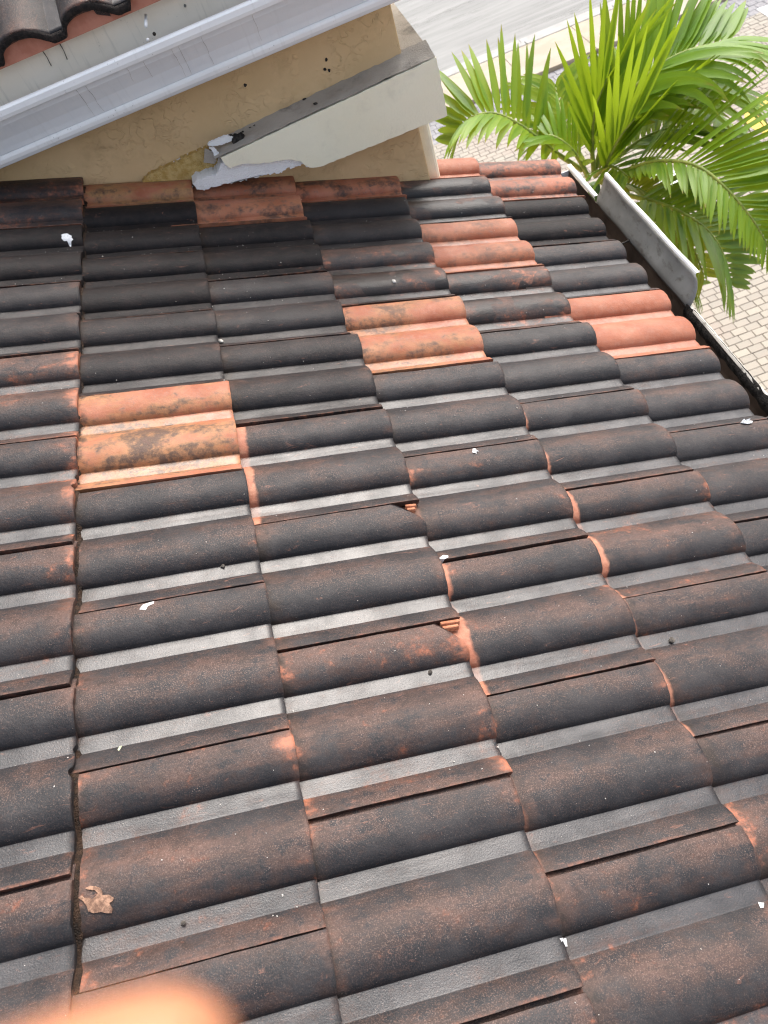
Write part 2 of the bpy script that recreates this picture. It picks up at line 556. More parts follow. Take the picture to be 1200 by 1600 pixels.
# ------------------------------------------------------------------ setting: ground, road, pavement
GZ = -8.0
g = link('ground', mesh_from('ground', [(-400, -400, GZ), (400, -400, GZ), (400, 400, GZ), (-400, 400, GZ)], [(0, 1, 2, 3)]), M['kerb'])
tag(g, kind='structure')
rd = link('road', mesh_from('road', [(-120, 19.95, GZ + .004), (140, 19.95, GZ + .004), (140, 31, GZ + .004), (-120, 31, GZ + .004)], [(0, 1, 2, 3)]), M['road'])
tag(rd, kind='structure')
kb = empty('kerb')
tag(kb, kind='structure')
for k in range(30):
    x0 = -12 + k * 2.4
    link('kerb_stone', box_mesh('kerb_stone', (x0 + .008, 19.35, GZ - .1), (x0 + 2.392, 19.57, GZ + .13), .02), M['kerb'], kb)
    link('kerb_stone', box_mesh('gutter_pan', (x0 + .008, 19.57, GZ - .1), (x0 + 2.392, 20.0, GZ + .02), .008), M['kerb'], kb)
sw = empty('sidewalk')
tag(sw, kind='structure')
for k in range(26):
    x0 = -10.6 + k * 1.9
    link('slab', box_mesh('slab', (x0 + .006, 17.72, GZ - .05), (x0 + 1.894, 19.34, GZ + .12), .012), M['walk'], sw)

# pavers
random.seed(21)


def paver_box(bmv, bmf, tones, lo, hi, z, h, tone):
    b = 0.006
    i = len(bmv)
    bmv += [(lo[0], lo[1], z), (hi[0], lo[1], z), (hi[0], hi[1], z), (lo[0], hi[1], z),
            (lo[0], lo[1], z + h - b), (hi[0], lo[1], z + h - b), (hi[0], hi[1], z + h - b), (lo[0], hi[1], z + h - b),
            (lo[0] + b, lo[1] + b, z + h), (hi[0] - b, lo[1] + b, z + h), (hi[0] - b, hi[1] - b, z + h), (lo[0] + b, hi[1] - b, z + h)]
    for a0, b0 in ((0, 4), (4, 8)):
        for k in range(4):
            bmf.append((i + a0 + k, i + a0 + (k + 1) % 4, i + b0 + (k + 1) % 4, i + b0 + k))
    bmf.append((i + 8, i + 9, i + 10, i + 11))
    tones += [tone] * 12


def add_attr(me, name, vals):
    at = me.attributes.new(name, 'FLOAT', 'POINT')
    at.data.foreach_set('value', np.array(vals, dtype=np.float32))


pv = empty('pavement', (0, 0, GZ))
tag(pv, kind='structure')
pb = link('joint_bed', mesh_from('joint_bed', [(-2, -3.1, .008), (24, -3.1, .008), (24, 17.7, .008), (-2, 17.7, .008)], [(0, 1, 2, 3)]), M['joint'], pv)
cells = []
y = -3.0
rowh = 0.15
row = 0
camc = np.array([5.8, 6.9])
while y < 16.55:
    x = 0.4 + random.random() * 0.2
    # lanes of mixed rectangles and squares, some double-height stones like a modular pattern
    while x < 17.5:
        L = random.choice((0.15, 0.225, 0.225, 0.225))
        cells.append((x + .004, y + .004, x + L - .004, y + rowh - .004))
        x += L
    y += rowh
    row += 1


def in_view(c):
    P = np.array([(c[0] + c[2]) / 2, (c[1] + c[3]) / 2, GZ])
    v = RW @ (P - CAM)
    if v[2] <= 0: return 1e9
    px, py = 600 + FPX * v[0] / v[2], 800 + FPX * v[1] / v[2]
    if not (860 < px < 1215 and -10 < py < 640): return 1e9
    if px - 900 < (py - 270) * 0.86 + 30: return 1e9
    return v[2]


order = sorted(range(len(cells)), key=lambda i: in_view(cells[i]))
near = set(order[:290])
vs, fs, tn = [], [], []
for i, c in enumerate(cells):
    dz = random.uniform(-.003, .003)
    tone = random.random()
    if i in near:
        v1, f1, t1 = [], [], []
        cx, cy = (c[0] + c[2]) / 2, (c[1] + c[3]) / 2
        paver_box(v1, f1, t1, (c[0] - cx, c[1] - cy), (c[2] - cx, c[3] - cy), 0, 0.02 + dz, tone)
        me = mesh_from('paver', v1, f1)
        add_attr(me, 'tone', t1)
        o = link('paver', me, M['paver'], pv)
        o.location = (cx, cy, 0)
    else:
        paver_box(vs, fs, tn, c[:2], c[2:], 0.0, 0.02 + dz, tone)
me = mesh_from('paver_field', vs, fs)
add_attr(me, 'tone', tn)
tag(link('paver_field', me, M['paver'], pv), kind='stuff')
# soldier band of grey pavers along the sidewalk
vs, fs, tn = [], [], []
for r_ in range(5):
    x = 0.0 + (r_ % 2) * .1
    while x < 22:
        paver_box(vs, fs, tn, (x + .004, 16.58 + r_ * .225), (x + .216, 16.58 + r_ * .225 + .217), 0, .022 + random.uniform(-.002, .003), random.random())
        x += .22
me = mesh_from('grey_paver_band', vs, fs)
tag(link('grey_paver_band', me, M['greypaver'], pv), kind='stuff')


# painted marks on the pavers
def ring(name, cx, cy, r0, r1, z, n=48):
    vs, fs = [], []
    for k in range(n):
        a_ = 2 * math.pi * k / n
        vs += [(cx + r0 * math.cos(a_), cy + r0 * math.sin(a_), z), (cx + r1 * math.cos(a_), cy + r1 * math.sin(a_), z)]
    for k in range(n):
        fs.append((2 * k, 2 * k + 1, 2 * ((k + 1) % n) + 1, 2 * ((k + 1) % n)))
    return mesh_from(name, vs, fs)


yr = link('painted_circle', ring('painted_circle', 10.28, 12.55, 0.62, 0.92, GZ + .0275), M['yellow'])
tag(yr, 'yellow painted ring on the beige pavers at the right edge', 'road marking')
wp = [at_z(*q, GZ + .05) for q in ((1018, 262), (1052, 268), (1080, 296), (1050, 312), (1032, 292))]
wb = link('white_slab', prism('white_slab', [Vector((p.x, p.y, GZ + .02)) for p in wp], (0, 0, .06), .004), M['whitepaint'])
tag(wb, 'white block on the pavers seen through a gap in the palm', 'block')
wq = [at_z(*q, GZ + .03) for q in ((1182, 14), (1215, 2), (1225, 22), (1200, 26))]
ws = link('painted_patch', mesh_from('painted_patch', [(p.x, p.y, GZ + .0285) for p in wq], [(0, 1, 2, 3)]), M['whitepaint'])
tag(ws, 'white painted patch on the pavers in the top right corner', 'road marking')

# ------------------------------------------------------------------ lower tile roof
roof = empty('tile_roof', (0, 0, 0), (0, TH, 0))
tag(roof, 'wet blackened terracotta tile roof filling most of the picture', 'roof')
TT = 0.019      # step between courses
RH = 0.0265      # roll height


def roll(t):
    t = min(1.0, max(0.0, t))
    u = t ** 1.22                     # crest a little towards the near side
    if u < 0.5:
        return RH * (max(0.0, 1 - (1 - 2 * u) ** 2.1)) ** 0.80
    return RH * (max(0.0, 1 - (2 * u - 1) ** 2.3)) ** 0.60


def prof(w):
    """height of the top face over the roll coordinate w (0 = far seam, 2 = near seam)"""
    if w < 0.55:
        z = roll((w + 0.25) / 0.80)
    elif w < 0.75:
        z = 0.0
    elif w < 1.55:
        z = roll((w - 0.75) / 0.80)
    elif w < 1.75:
        z = 0.0
    else:
        z = roll((w - 1.75) / 0.80) + 0.0022 * min(1, (w - 1.75) / 0.1)
    if w < 0.036:
        z -= 0.009 * min(1.0, (0.036 - w) / 0.010)
    return z


def crestness(w):
    """0..1, how far up the roll, biased to the side away from the viewer"""
    for a0 in (-0.25, 0.75, 1.75):
        if a0 <= w <= a0 + 0.80:
            t = (w - a0) / 0.80
            return 0.12 + 0.88 * max(0.0, 1 - abs(t - 0.36) / 0.44)
    return 0.0


LT = A + 0.075
WS = [-0.14, -0.10, -0.05, 0.0, 0.026, 0.031, 0.036, 0.06]
WS += list(np.arange(0.10, 0.50, 0.035)) + [0.50, 0.52, 0.535, 0.55, 0.556, 0.60, 0.65, 0.70, 0.735, 0.746, 0.7505, 0.755, 0.765, 0.78, 0.80, 0.83]
WS += list(np.arange(0.875, 1.49, 0.035)) + [1.50, 1.52, 1.535, 1.55, 1.556, 1.60, 1.65, 1.70, 1.735, 1.746, 1.7505, 1.755, 1.765, 1.78, 1.80, 1.83, 1.86, 1.885, 1.91, 1.94, 1.97, 1.99, 2.0]
XS = [0.0, -0.0015, -0.004, -0.009, -0.018, -0.032, -0.05, -0.075, -0.10, -0.13, -0.16, -0.19, -0.22, -0.25, -0.28, -0.31, -0.34, -LT]


def tile_mesh(name, seed, chamfer=0.0, lipcut=0.0, wmin=None, wmax=None):
    ws = [w for w in WS if (wmin is None or w >= wmin) and (wmax is None or w <= wmax)]
    nx, nw = len(XS), len(ws)
    top, cr = [], []
    for i, x in enumerate(XS):
        for j, w in enumerate(ws):
            z = prof(w) + TT * (x / A)
            ed = max(0.0, 1 + x / 0.006)
            z -= 0.0028 * ed * ed
            z += 0.0011 * mnoise.noise(Vector((x * 9, w * 3, seed * 7.7)))
            z += 0.0004 * mnoise.noise(Vector((x * 60, w * 14, seed * 3.3)))
            xx = x
            if x > -0.06:
                f = 1 + x / 0.06
                xx += f * (0.0022 * mnoise.noise(Vector((w * 4, seed * 5.1, 1))) + 0.0016 * mnoise.noise(Vector((w * 16, seed * 5.1, 4))))
                chip = max(0.0, mnoise.noise(Vector((w * 6.5, seed * 9.7, 8))) - 0.42) * 0.020 + max(0.0, mnoise.noise(Vector((w * 23, seed * 9.7, 2))) - 0.45) * 0.008
                if xx > -chip: xx = -chip + (xx + chip) * 0.05
                if chamfer and w < 0.42:
                    lim = -chamfer * (1 - max(0.0, w + 0.02) / 0.42)
                    if xx > lim: xx = lim + (xx - lim) * 0.03
                if lipcut and w > 1.77:
                    lim = -lipcut * min(1, (w - 1.77) / 0.12)
                    if xx > lim: xx = lim + (xx - lim) * 0.03
            yy = -w * S
            if w >= 1.99 or w < 0.05:
                yy += 0.0009 * mnoise.noise(Vector((x * 40, seed * 2.3, w)))
            top.append((xx, yy, z))
            cr.append(crestness(w))
    vs = list(top)
    for (x, y_, z) in top:
        vs.append((x, y_, z - 0.0155))
    n0 = nx * nw
    fs = []
    for i in range(nx - 1):
        for j in range(nw - 1):
            a_, b_, c_, d_ = i * nw + j, i * nw + j + 1, (i + 1) * nw + j + 1, (i + 1) * nw + j
            fs.append((a_, d_, c_, b_))
            fs.append((n0 + a_, n0 + b_, n0 + c_, n0 + d_))
    for j in range(nw - 1):
        fs.append((j, j + 1, n0 + j + 1, n0 + j))
        k = (nx - 1) * nw + j
        fs.append((k, n0 + k, n0 + k + 1, k + 1))
    for i in range(nx - 1):
        fs.append((i * nw, n0 + i * nw, n0 + (i + 1) * nw, (i + 1) * nw))
        k = i * nw + nw - 1
        fs.append((k, k + nw, n0 + k + nw, n0 + k))
    me = mesh_from(name, vs, fs, True)
    fix(me)
    add_attr(me, 'crest', cr + cr)
    # crisp folds
    try:
        me.set_sharp_from_angle(angle=math.radians(38))
    except Exception:
        pass
    me.materials.append(M['tile'])
    return me


variants = [tile_mesh('roof_tile', s + 1) for s in range(10)]
cut_variant = tile_mesh('roof_tile', 11, chamfer=0.075)
cut_variant2 = tile_mesh('roof_tile', 12, chamfer=0.060)
DU = {0: [(-.6, .016), (0, .012), (.9, -.006), (1.1, -.007), (2.1, -.010)],
      1: [(-.6, .005), (0, .002), (.9, -.006), (1.42, -.019), (2.1, -.018)],
      2: [(-.6, -.01), (0, -.006), (.75, .009), (1.08, .008), (1.3, -.012), (1.88, -.025)],
      3: [(-.6, -.01), (0, -.0035), (.9, .005), (1.36, -.005), (1.84, -.013), (2.15, -.003)],
      4: [(.5, .012), (1.04, -.003), (1.33, -.017), (1.63, -.02), (1.96, -.01), (2.3, -.001)],
      5: [(.5, -.032), (2.0, -.034), (2.3, -.005)]}
DV = {0: (.0068, -.0044), 1: (-.0052, .0028), 2: (.006, .003), 3: (.004, .001), 4: (0, 0), 5: (-.004, -.003)}


def du(i, Y):
    if i not in DU: return 0.0
    t = DU[i]
    return float(np.interp(Y, [q[0] for q in t], [q[1] for q in t]))


def dv(i, Y):
    k, b = DV.get(i, (0, 0))
    return k * Y + b


# per tile: dark (0 clean clay .. 1 black), clean band, wet blotches, yellow growth
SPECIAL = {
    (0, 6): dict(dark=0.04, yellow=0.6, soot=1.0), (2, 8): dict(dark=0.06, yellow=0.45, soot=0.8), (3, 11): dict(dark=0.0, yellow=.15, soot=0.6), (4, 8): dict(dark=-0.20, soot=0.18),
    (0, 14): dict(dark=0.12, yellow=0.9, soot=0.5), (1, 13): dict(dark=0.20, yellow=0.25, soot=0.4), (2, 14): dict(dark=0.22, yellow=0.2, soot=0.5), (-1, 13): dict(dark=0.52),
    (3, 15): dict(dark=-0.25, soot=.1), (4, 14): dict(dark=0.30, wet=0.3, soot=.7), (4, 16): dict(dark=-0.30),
    (0, 12): dict(dark=1.11), (-1, 11): dict(dark=1.06), (0, 10): dict(dark=0.97), (-1, 9): dict(dark=0.90), (0, 8): dict(dark=0.92),  # tiles below the wall, blackened partly for its shade
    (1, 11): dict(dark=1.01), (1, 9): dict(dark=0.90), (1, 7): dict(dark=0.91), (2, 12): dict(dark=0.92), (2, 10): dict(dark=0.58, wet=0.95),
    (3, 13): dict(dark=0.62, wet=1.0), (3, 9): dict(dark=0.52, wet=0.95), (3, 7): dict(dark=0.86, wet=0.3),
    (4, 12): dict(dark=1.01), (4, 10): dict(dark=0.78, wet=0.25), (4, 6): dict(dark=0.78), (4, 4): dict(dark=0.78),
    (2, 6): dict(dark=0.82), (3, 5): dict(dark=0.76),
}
CLEAN = {(2, 4): .002, (2, 2): .015, (2, 0): .002, (3, 5): .009, (3, 3): .012, (3, 1): .003, (1, 5): .006, (4, 4): .002}
random.seed(5)
tile_n = 0
for c in range(-2, 5):
    for v in range(-5, 17):
        if (v + c) % 2: continue
        if c <= 2 and v > 14: continue
        if c >= 3 and v > 15: continue
        i = c + 1
        Yc = (v + 0.55) * S
        me = variants[(c * 3 + v * 7 + v // 2) % 10]
        if (c, v) == (1, 3): me = cut_variant
        if (c, v) == (1, 1): me = cut_variant2
        if (c, v) == (3, 15):
            me = tile_mesh('roof_tile', 21, wmin=0.83)
        o = link('roof_tile', me, None, roof)
        o.location = (i * A + du(i, Yc) + random.uniform(-.0022, .0022), (v + 1.55) * S + dv(i, Yc) + random.uniform(-.0015, .0015), random.uniform(-.0018, .0026))
        o.rotation_euler = (random.uniform(-.010, .010), random.uniform(-.004, .005), random.uniform(-.008, .008))
        sp_ = SPECIAL.get((c, v), {})
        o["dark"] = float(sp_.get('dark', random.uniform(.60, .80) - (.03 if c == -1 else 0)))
        o["clean"] = float(sp_.get('clean', CLEAN.get((c, v), 0.0)))
        o["wet"] = float(sp_.get('wet', 0.0))
        o["yellow"] = float(sp_.get('yellow', 0.0))
        o["soot"] = float(sp_.get('soot', 0.0))
        if o["dark"] < 0.15:
            o["label"] = "bare orange terracotta tile"
        tile_n += 1


def surf(X, Y):
    """roof-frame height of the visible tile face"""
    c = 4
    for cc in range(-2, 5):
        if X <= (cc + 1) * A + du(cc + 1, Y) - 0.0005:
            c = cc
            break
    Xe = (c + 1) * A + du(c + 1, Y)
    r = (Y - dv(c + 1, Y)) / S
    # w = v + 1.55 - r with v of parity c and 0 <= w < 2
    v = math.ceil((r - 1.55 - c) / 2) * 2 + c
    w = v + 1.55 - r
    return prof(w) + TT * ((X - Xe) / A), w


def roof_w(X, Y, dz=0.0):
    z, _ = surf(X, Y)
    return WROOF @ Vector((X, Y, z + dz))


deck = link('underlay', mesh_from('underlay', [(-.8, -.9, -.062), (5 * A - .06, -.9, -.062), (5 * A - .06, 2.34, -.062), (-.8, 2.34, -.062)], [(0, 1, 2, 3)]), M['deck'], roof)
# packed dirt in the step under the second course
for (i, y0, y1) in ((0, -.3, 2.15),):
    vs, fs = [], []
    n = 160
    for k in range(n + 1):
        Y = y0 + (y1 - y0) * k / n
        xe = i * A + du(i, Y)
        z, w = surf(xe + .006, Y)
        wd = .0065 + .004 * mnoise.noise(Vector((Y * 30, 0, 0))) + .0025 * mnoise.noise(Vector((Y * 90, 3, 0)))
        zt, _ = surf(xe - .004, Y)
        hh = (zt - z) * .12
        vs += [(xe - .010, Y, z + hh), (xe + wd * .5, Y, z + hh * .55), (xe + wd, Y, z - .001)]
    for k in range(n):
        for j in range(2):
            fs.append((3 * k + j, 3 * k + j + 1, 3 * k + j + 4, 3 * k + j + 3))
    link('dirt_seam', fix(mesh_from('dirt_seam', vs, fs, True)), M['mud'], roof)


# raw clay interlock ribs where two tile corners are cut away
def shard(px, py, length, ang):
    X = at_roof(px, py, .03)
    z, _ = surf(X.x, X.y)
    bm = bmesh.new()
    for k in range(2):
        r = bmesh.ops.create_cube(bm, size=1)
        for v in r['verts']:
            v.co = Vector((v.co.x * (length - k * .006) - k * .002, v.co.y * .0075 - k * .0095, v.co.z * .010 - .004 * k))
    bmesh.ops.bevel(bm, geom=bm.edges[:], offset=.0012, segments=1, affect='EDGES')
    me = bpy.data.meshes.new('interlock_rib')
    bm.to_mesh(me)
    bm.free()
    o = link('interlock_rib', me, M['shard'], roof)
    o.location = (X.x, X.y, z - .006)
    o.rotation_euler = (math.radians(-25), 0, ang)


shard(705, 968, .038, .0)
shard(643, 786, .024, .0)

# ------------------------------------------------------------------ stucco wall with ledge
YW = 2.18
wall = empty('stucco_wall', (0.5, YW, GZ))
tag(wall, 'tan knockdown stucco wall with a broken cream ledge above the tiles', 'wall')


def wlink(name, me, mat):
    for v in me.vertices:
        v.co -= Vector((0.5, YW, GZ))
    return link(name, me, mat, wall)


wlink('wall_face', box_mesh('wall_face', (-6, YW, GZ), (1.086, 9, .43), .006), M['wall'])
wlink('unseen_upper_wall', box_mesh('unseen_upper_wall', (-6, 3.6, .9), (1.083, 9.0, 2.0), .006), M['wall'])  # unseen taller storey, added to darken what the upper-left pans reflect
YL = 2.094       # front of the ledge
XR = 1.172       # right end of the ledge
zt, zb = -.012, -.192


def px_y(pts, Y):
    return [at_y(x, y_, Y) for x, y_ in pts]


core = px_y([(312, 280), (322, 277), (336, 274), (342, 267), (345, 258), (350, 251), (372, 240)], YL + .010)
core += [Vector((XR - .01, YL + .010, zt - .012)), Vector((XR - .01, YL + .010, zb + .003)), Vector((.74, YL + .010, zb + .003))]
core += px_y([(486, 262), (472, 258), (460, 261), (443, 265), (440, 270), (413, 273), (400, 277), (376, 283), (340, 290), (318, 297), (306, 296), (301, 288), (305, 283)], YL + .010)
random.seed(3)
wlink('base_coat', prism('base_coat', core, (0, YW - YL - .008, 0), 0, .0040, .0045), M['basecoat'])
face = px_y([(345, 247), (682, 87)], YL) + [Vector((XR, YL, zt)), Vector((XR, YL, zb))]
face[1] = Vector((XR - .004, YL, zt))
face += px_y([(500, 261), (487, 262), (476, 258), (470, 252), (450, 249), (425, 253), (400, 256), (382, 256), (367, 259), (360, 262), (352, 257)], YL)
wlink('ledge_face', prism('ledge_face', face, (0, .010, 0), 0, .0012, .012), M['cream'])
wlink('ledge_return', box_mesh('ledge_return', (1.084, YL + .012, zb), (XR, 8.9, zt - .001), .004), M['cream'])
# weathered cement on the ledge top
cap = [at_y(338, 236, YL + .02), Vector((XR - .002, YL + .006, zt + .004)), Vector((XR - .002, 8.9, zt + .004)), Vector((1.07, 8.9, zt + .006)), Vector((1.07, YW + .02, zt + .006))]
capv = [Vector((.36, YL + .004, zt - .030)), Vector((.60, YL + .003, zt - .016)), Vector((.9, YL + .003, zt - .003)), Vector((XR - .002, YL + .004, zt + .003)), Vector((XR - .002, YW + .02, zt + .004))]
vs, fs = [], []
nx_, ny_ = 60, 8
for a_ in range(nx_ + 1):
    x = .415 + (XR - .002 - .415) * a_ / nx_
    zf = float(np.interp(x, [.41, .45, .8, XR], [zt - .030, zt - .026, zt - .010, zt + .003]))
    for b_ in range(ny_ + 1):
        s_ = b_ / ny_
        y_ = YL + .002 + (YW + .01 - YL) * s_
        zz = zf + .012 * s_ + .006 * max(0, s_ - .6) / .4 + .0035 * mnoise.noise(Vector((x * 28, y_ * 28, 0))) + .002 * mnoise.noise(Vector((x * 80, y_ * 80, 5)))
        vs.append((x, y_, zz))
for a_ in range(nx_):
    for b_ in range(ny_):
        k = a_ * (ny_ + 1) + b_
        fs.append((k, k + ny_ + 1, k + ny_ + 2, k + 1))
wlink('ledge_top', fix(mesh_from('ledge_top', vs, fs, True)), M['dirtycap'])
wlink('ledge_top', box_mesh('ledge_top', (1.07, YW + .011, zt - .006), (XR - .002, 8.9, zt + .004), .003), M['dirtycap'])
# yellow foam showing at the broken tip
foam = px_y([(222, 284), (232, 274), (252, 264), (275, 254), (284, 248), (322, 231), (332, 240), (346, 258), (344, 268), (336, 277), (318, 283), (300, 292), (260, 294)], YW - .020)
wlink('foam_core', prism('foam_core', foam, (0, .024, 0), 0, .003, .006), M['foam'])
edgep = px_y([(226, 280), (246, 266), (266, 256), (283, 246), (303, 237), (321, 229), (322, 231), (304, 239), (284, 248), (267, 258), (248, 268), (229, 280)], YW - .006)
wlink('plaster_edge', prism('plaster_edge', edgep, (0, .004, 0), 0, .0010, .004), M['basecoat'])
grey = px_y([(320, 232), (331, 236), (338, 250), (336, 256), (318, 254)], YL + .026)
wlink('torn_mesh', prism('torn_mesh', grey, (0, .004, 0), 0, .0012, .004), M['dirtycap'])


def lump(name, pts, mat, h):
    me = prism(name, pts, h, 0, .0018, .003)
    return wlink(name, me, mat)


lump('plaster_chip', px_y([(324, 227), (328, 223), (340, 217), (355, 212), (364, 216), (360, 221), (348, 226), (332, 229)], YL + .036), M['basecoat'], (0, .006, .002))
lump('plaster_chip', px_y([(326, 230), (335, 231), (342, 240), (340, 247), (335, 243), (330, 235)], YL + .020), M['basecoat'], (0, .005, .0))
lump('mould_patch', px_y([(363, 216), (376, 207), (383, 212), (378, 222), (369, 228), (362, 223)], YL + .034), M['soot'], (0, .006, 0))
rc = random.Random(31)
for k in range(14):
    f_ = rc.random() ** 4.5
    xx = .49 + .30 * f_ + rc.uniform(-.01, .01)
    back = rc.random() ** .6
    yy = YL + .030 + (YW - YL - .034) * back
    zz = float(np.interp(xx, [.41, .45, .8, XR], [zt - .030, zt - .026, zt - .010, zt + .003])) + .012 * (yy - YL) / (YW - YL) + .003
    bm = bmesh.new()
    bmesh.ops.create_icosphere(bm, subdivisions=1, radius=rc.uniform(.002, .0055))
    for v in bm.verts:
        v.co *= 1 + .5 * mnoise.noise(v.co * 260 + Vector((k, 0, 0)))
        v.co = Vector((v.co.x * 1.5 + xx, v.co.y + yy, v.co.z * .6 + zz))
    me = bpy.data.meshes.new('mould_crumb')
    bm.to_mesh(me)
    bm.free()
    wlink('mould_crumb', me, M['soot'] if rc.random() < .8 else M['dirtycap'])
for q in ((510, 93), (508, 108), (514, 110), (383, 133)):
    p_ = at_y(*q, YW - .001)
    wlink('mould_spot', prism('mould_spot', [p_ + Vector((math.cos(k) * random.uniform(.003, .0065), 0, math.sin(k) * random.uniform(.003, .0065))) for k in np.arange(0, 6.28, .63)], (0, .003, 0)), M['soot'])
# moulding on the side of the lower wall, round the corner
wlink('side_moulding', box_mesh('side_moulding', (1.082, YW + .05, -1.5), (1.135, YW + .30, zb - .006), .022, 4), M['cream'])
# fine dirt line where wall meets the tiles
for q in ((548, 283), (232, 285)):
    p_ = at_y(*q, YW - .002)
    wlink('mould_spot', prism('mould_spot', [p_ + Vector((math.cos(k) * random.uniform(.008, .022), 0, math.sin(k) * random.uniform(.003, .008))) for k in np.arange(0, 6.28, .45)], (0, .004, 0)), M['soot'])

# lower storey under the roof
ls = link('lower_storey', box_mesh('lower_storey', (-6, -6, GZ), (1.36, YW - .003, -.72)), M['wall'])
tag(ls, 'tan stucco storey below the eave of the tile roof', 'wall')
ls2 = link('fascia_board', box_mesh('fascia_board', (1.362, -4, -.86), (1.555, 2.30, -.70)), M['creammetal'])
tag(ls2, 'cream fascia board behind the gutter along the eave', 'fascia')

# ------------------------------------------------------------------ upper roof eave, flashing, white gutter
UY = 2.055
EX = Vector((0, -math.cos(TH), -math.sin(TH)))
UP = empty('tile_roof', (0, UY, .428))
tag(UP, 'small corner of the upper tile roof above the white gutter', 'roof')
SC = 1.235
ez = Vector((0, -math.sin(TH), math.cos(TH)))
x_valley = .171 + .012     # a pan lies here
random.seed(9)
for r_ in range(3):
    for k in range(-4, 4):
        o = link('roof_tile', variants[(k + r_ * 2) % 6], None, UP)
        base = Vector((x_valley + .68 * S * SC + k * 2 * S * SC + (r_ % 2) * S * SC, 0, 0))
        loc = base - EX * (r_ * A) + Vector((0, 0, .004))
        mm = Matrix.Identity(4)
        for q in range(3):
            mm[q][0] = EX[q]
            mm[q][1] = (1, 0, 0)[q] * SC
            mm[q][2] = ez[q] * 1.45
            mm[q][3] = loc[q]
        o.matrix_basis = mm
        o["dark"] = .84
        o["clean"] = 0.0
        o["wet"] = 0.0
        o["yellow"] = 0.0
        o["soot"] = 0.0
# dark mortar rim following the tile ends
vs, fs = [], []
n = 260
for k in range(n + 1):
    x = -1.2 + 2.3 * k / n
    w = ((x_valley + .68 * S * SC - x) / (S * SC)) % 1.0
    z = (roll((w + .25) / .80) if w < .55 else (0 if w < .75 else roll((w - .75) / .80))) * 1.45
    nz = .0035 * mnoise.noise(Vector((x * 70, 0, 0))) + .002 * mnoise.noise(Vector((x * 200, 0, 2)))
    vs += [(x, -.004 + nz * .6, z + .001), (x, -.013 + nz, z - .003), (x, -.012 - nz, z - .019 + nz), (x, .0125, z - .021)]
for k in range(n):
    for j in range(3):
        fs.append((4 * k + j, 4 * k + j + 1, 4 * k + j + 5, 4 * k + j + 4))
link('mortar_rim', fix(mesh_from('mortar_rim', vs, fs, True)), M['mortar'], UP)
vs, fs = [], []
for k in range(n + 1):
    x = -1.2 + 2.3 * k / n
    w = ((x_valley + .68 * S * SC - x) / (S * SC)) % 1.0
    z = (roll((w + .25) / .80) if w < .55 else (0 if w < .75 else roll((w - .75) / .80))) * 1.45
    vs += [(x, .012, -.030), (x, .013, z - .014)]
for k in range(n):
    fs.append((2 * k, 2 * k + 1, 2 * k + 3, 2 * k + 2))
link('bird_stop', fix(mesh_from('bird_stop', vs, fs)), M['birdstop'], UP)
dk = mesh_from('underlay', [(-1.3, .02, .0), (1.2, .02, .0), (1.2, 4.0, 1.58), (-1.3, 4.0, 1.58)], [(0, 1, 2, 3)])
link('underlay', dk, M['deck'], UP)

fl = empty('drip_flashing', (0, 2.1, .2))
tag(fl, 'cream metal flashing with dark drip cracks behind the white gutter', 'flashing')
link('plate', box_mesh('plate', (-1.25, .008, .0), (1.13, .03, .196)), M['creammetal'], fl)
for (q0, q1) in (((64, 76), (80, 103)), ((92, 66), (105, 93))):
    a_, b_ = at_y(*q0, 2.1035), at_y(*q1, 2.1035)
    o_ = Vector((0, 2.1, .2))
    mid = (a_ + b_) / 2 + Vector((.002, 0, 0))
    link('drip_line', tube('drip_line', [a_ - o_, mid - o_, b_ - o_], [.0016, .0009, .0013], 5), M['soot'], fl)
for q, r_ in (((47, 80), .010),):
    p_ = at_y(*q, 2.099) - Vector((0, 2.1, .2))
    link('stain', prism('stain', [p_ + Vector((math.cos(k) * r_ * (1 + .3 * math.sin(3 * k)), 0, math.sin(k) * r_ * .8)) for k in np.arange(0, 6.28, .5)], (0, .008, 0), .001), M['mortar'], fl)

gu = empty('rain_gutter', (0, 2.1, .18))
tag(gu, 'white painted metal gutter with rain streaks on the stucco wall', 'gutter')
G0, G1 = -1.25, 1.16
# profile (y, z) relative to (2.1, .18); the bottom, ogee front and rolled lip
body = [(.07, .14), (.07, .004), (.03, .0), (-.035, .0), (-.040, .003), (-.042, .012)]
link('gutter_bottom', extrude_profile('gutter_bottom', body, 'x', G0, G1, 40, .0012, .0006, 1), M['white'], gu)
ridge = [(-.042, .0125), (-.050, .0135), (-.0515, .024), (-.0500, .030), (-.046, .034)]
link('gutter_ridge', extrude_profile('gutter_ridge', ridge, 'x', G0, G1, 40, .0012, .0006, 2), M['whitelip'], gu)
ogee = [(-.0462, .0345), (-.050, .048), (-.058, .072), (-.069, .094), (-.078, .110), (-.083, .124)]
link('gutter_front', extrude_profile('gutter_front', ogee, 'x', G0, G1, 40, .0012, .0008, 3), M['white'], gu)
lip = [(-.0835, .1245), (-.0925, .127), (-.0945, .136), (-.0935, .149), (-.089, .154), (-.078, .1545), (-.074, .150)]
link('gutter_lip', extrude_profile('gutter_lip', lip, 'x', G0, G1, 40, .0012, .0006, 4), M['whitelip'], gu)
link('end_cap', box_mesh('end_cap', (G1, -.085, .002), (G1 + .004, .07, .135)), M['white'], gu)
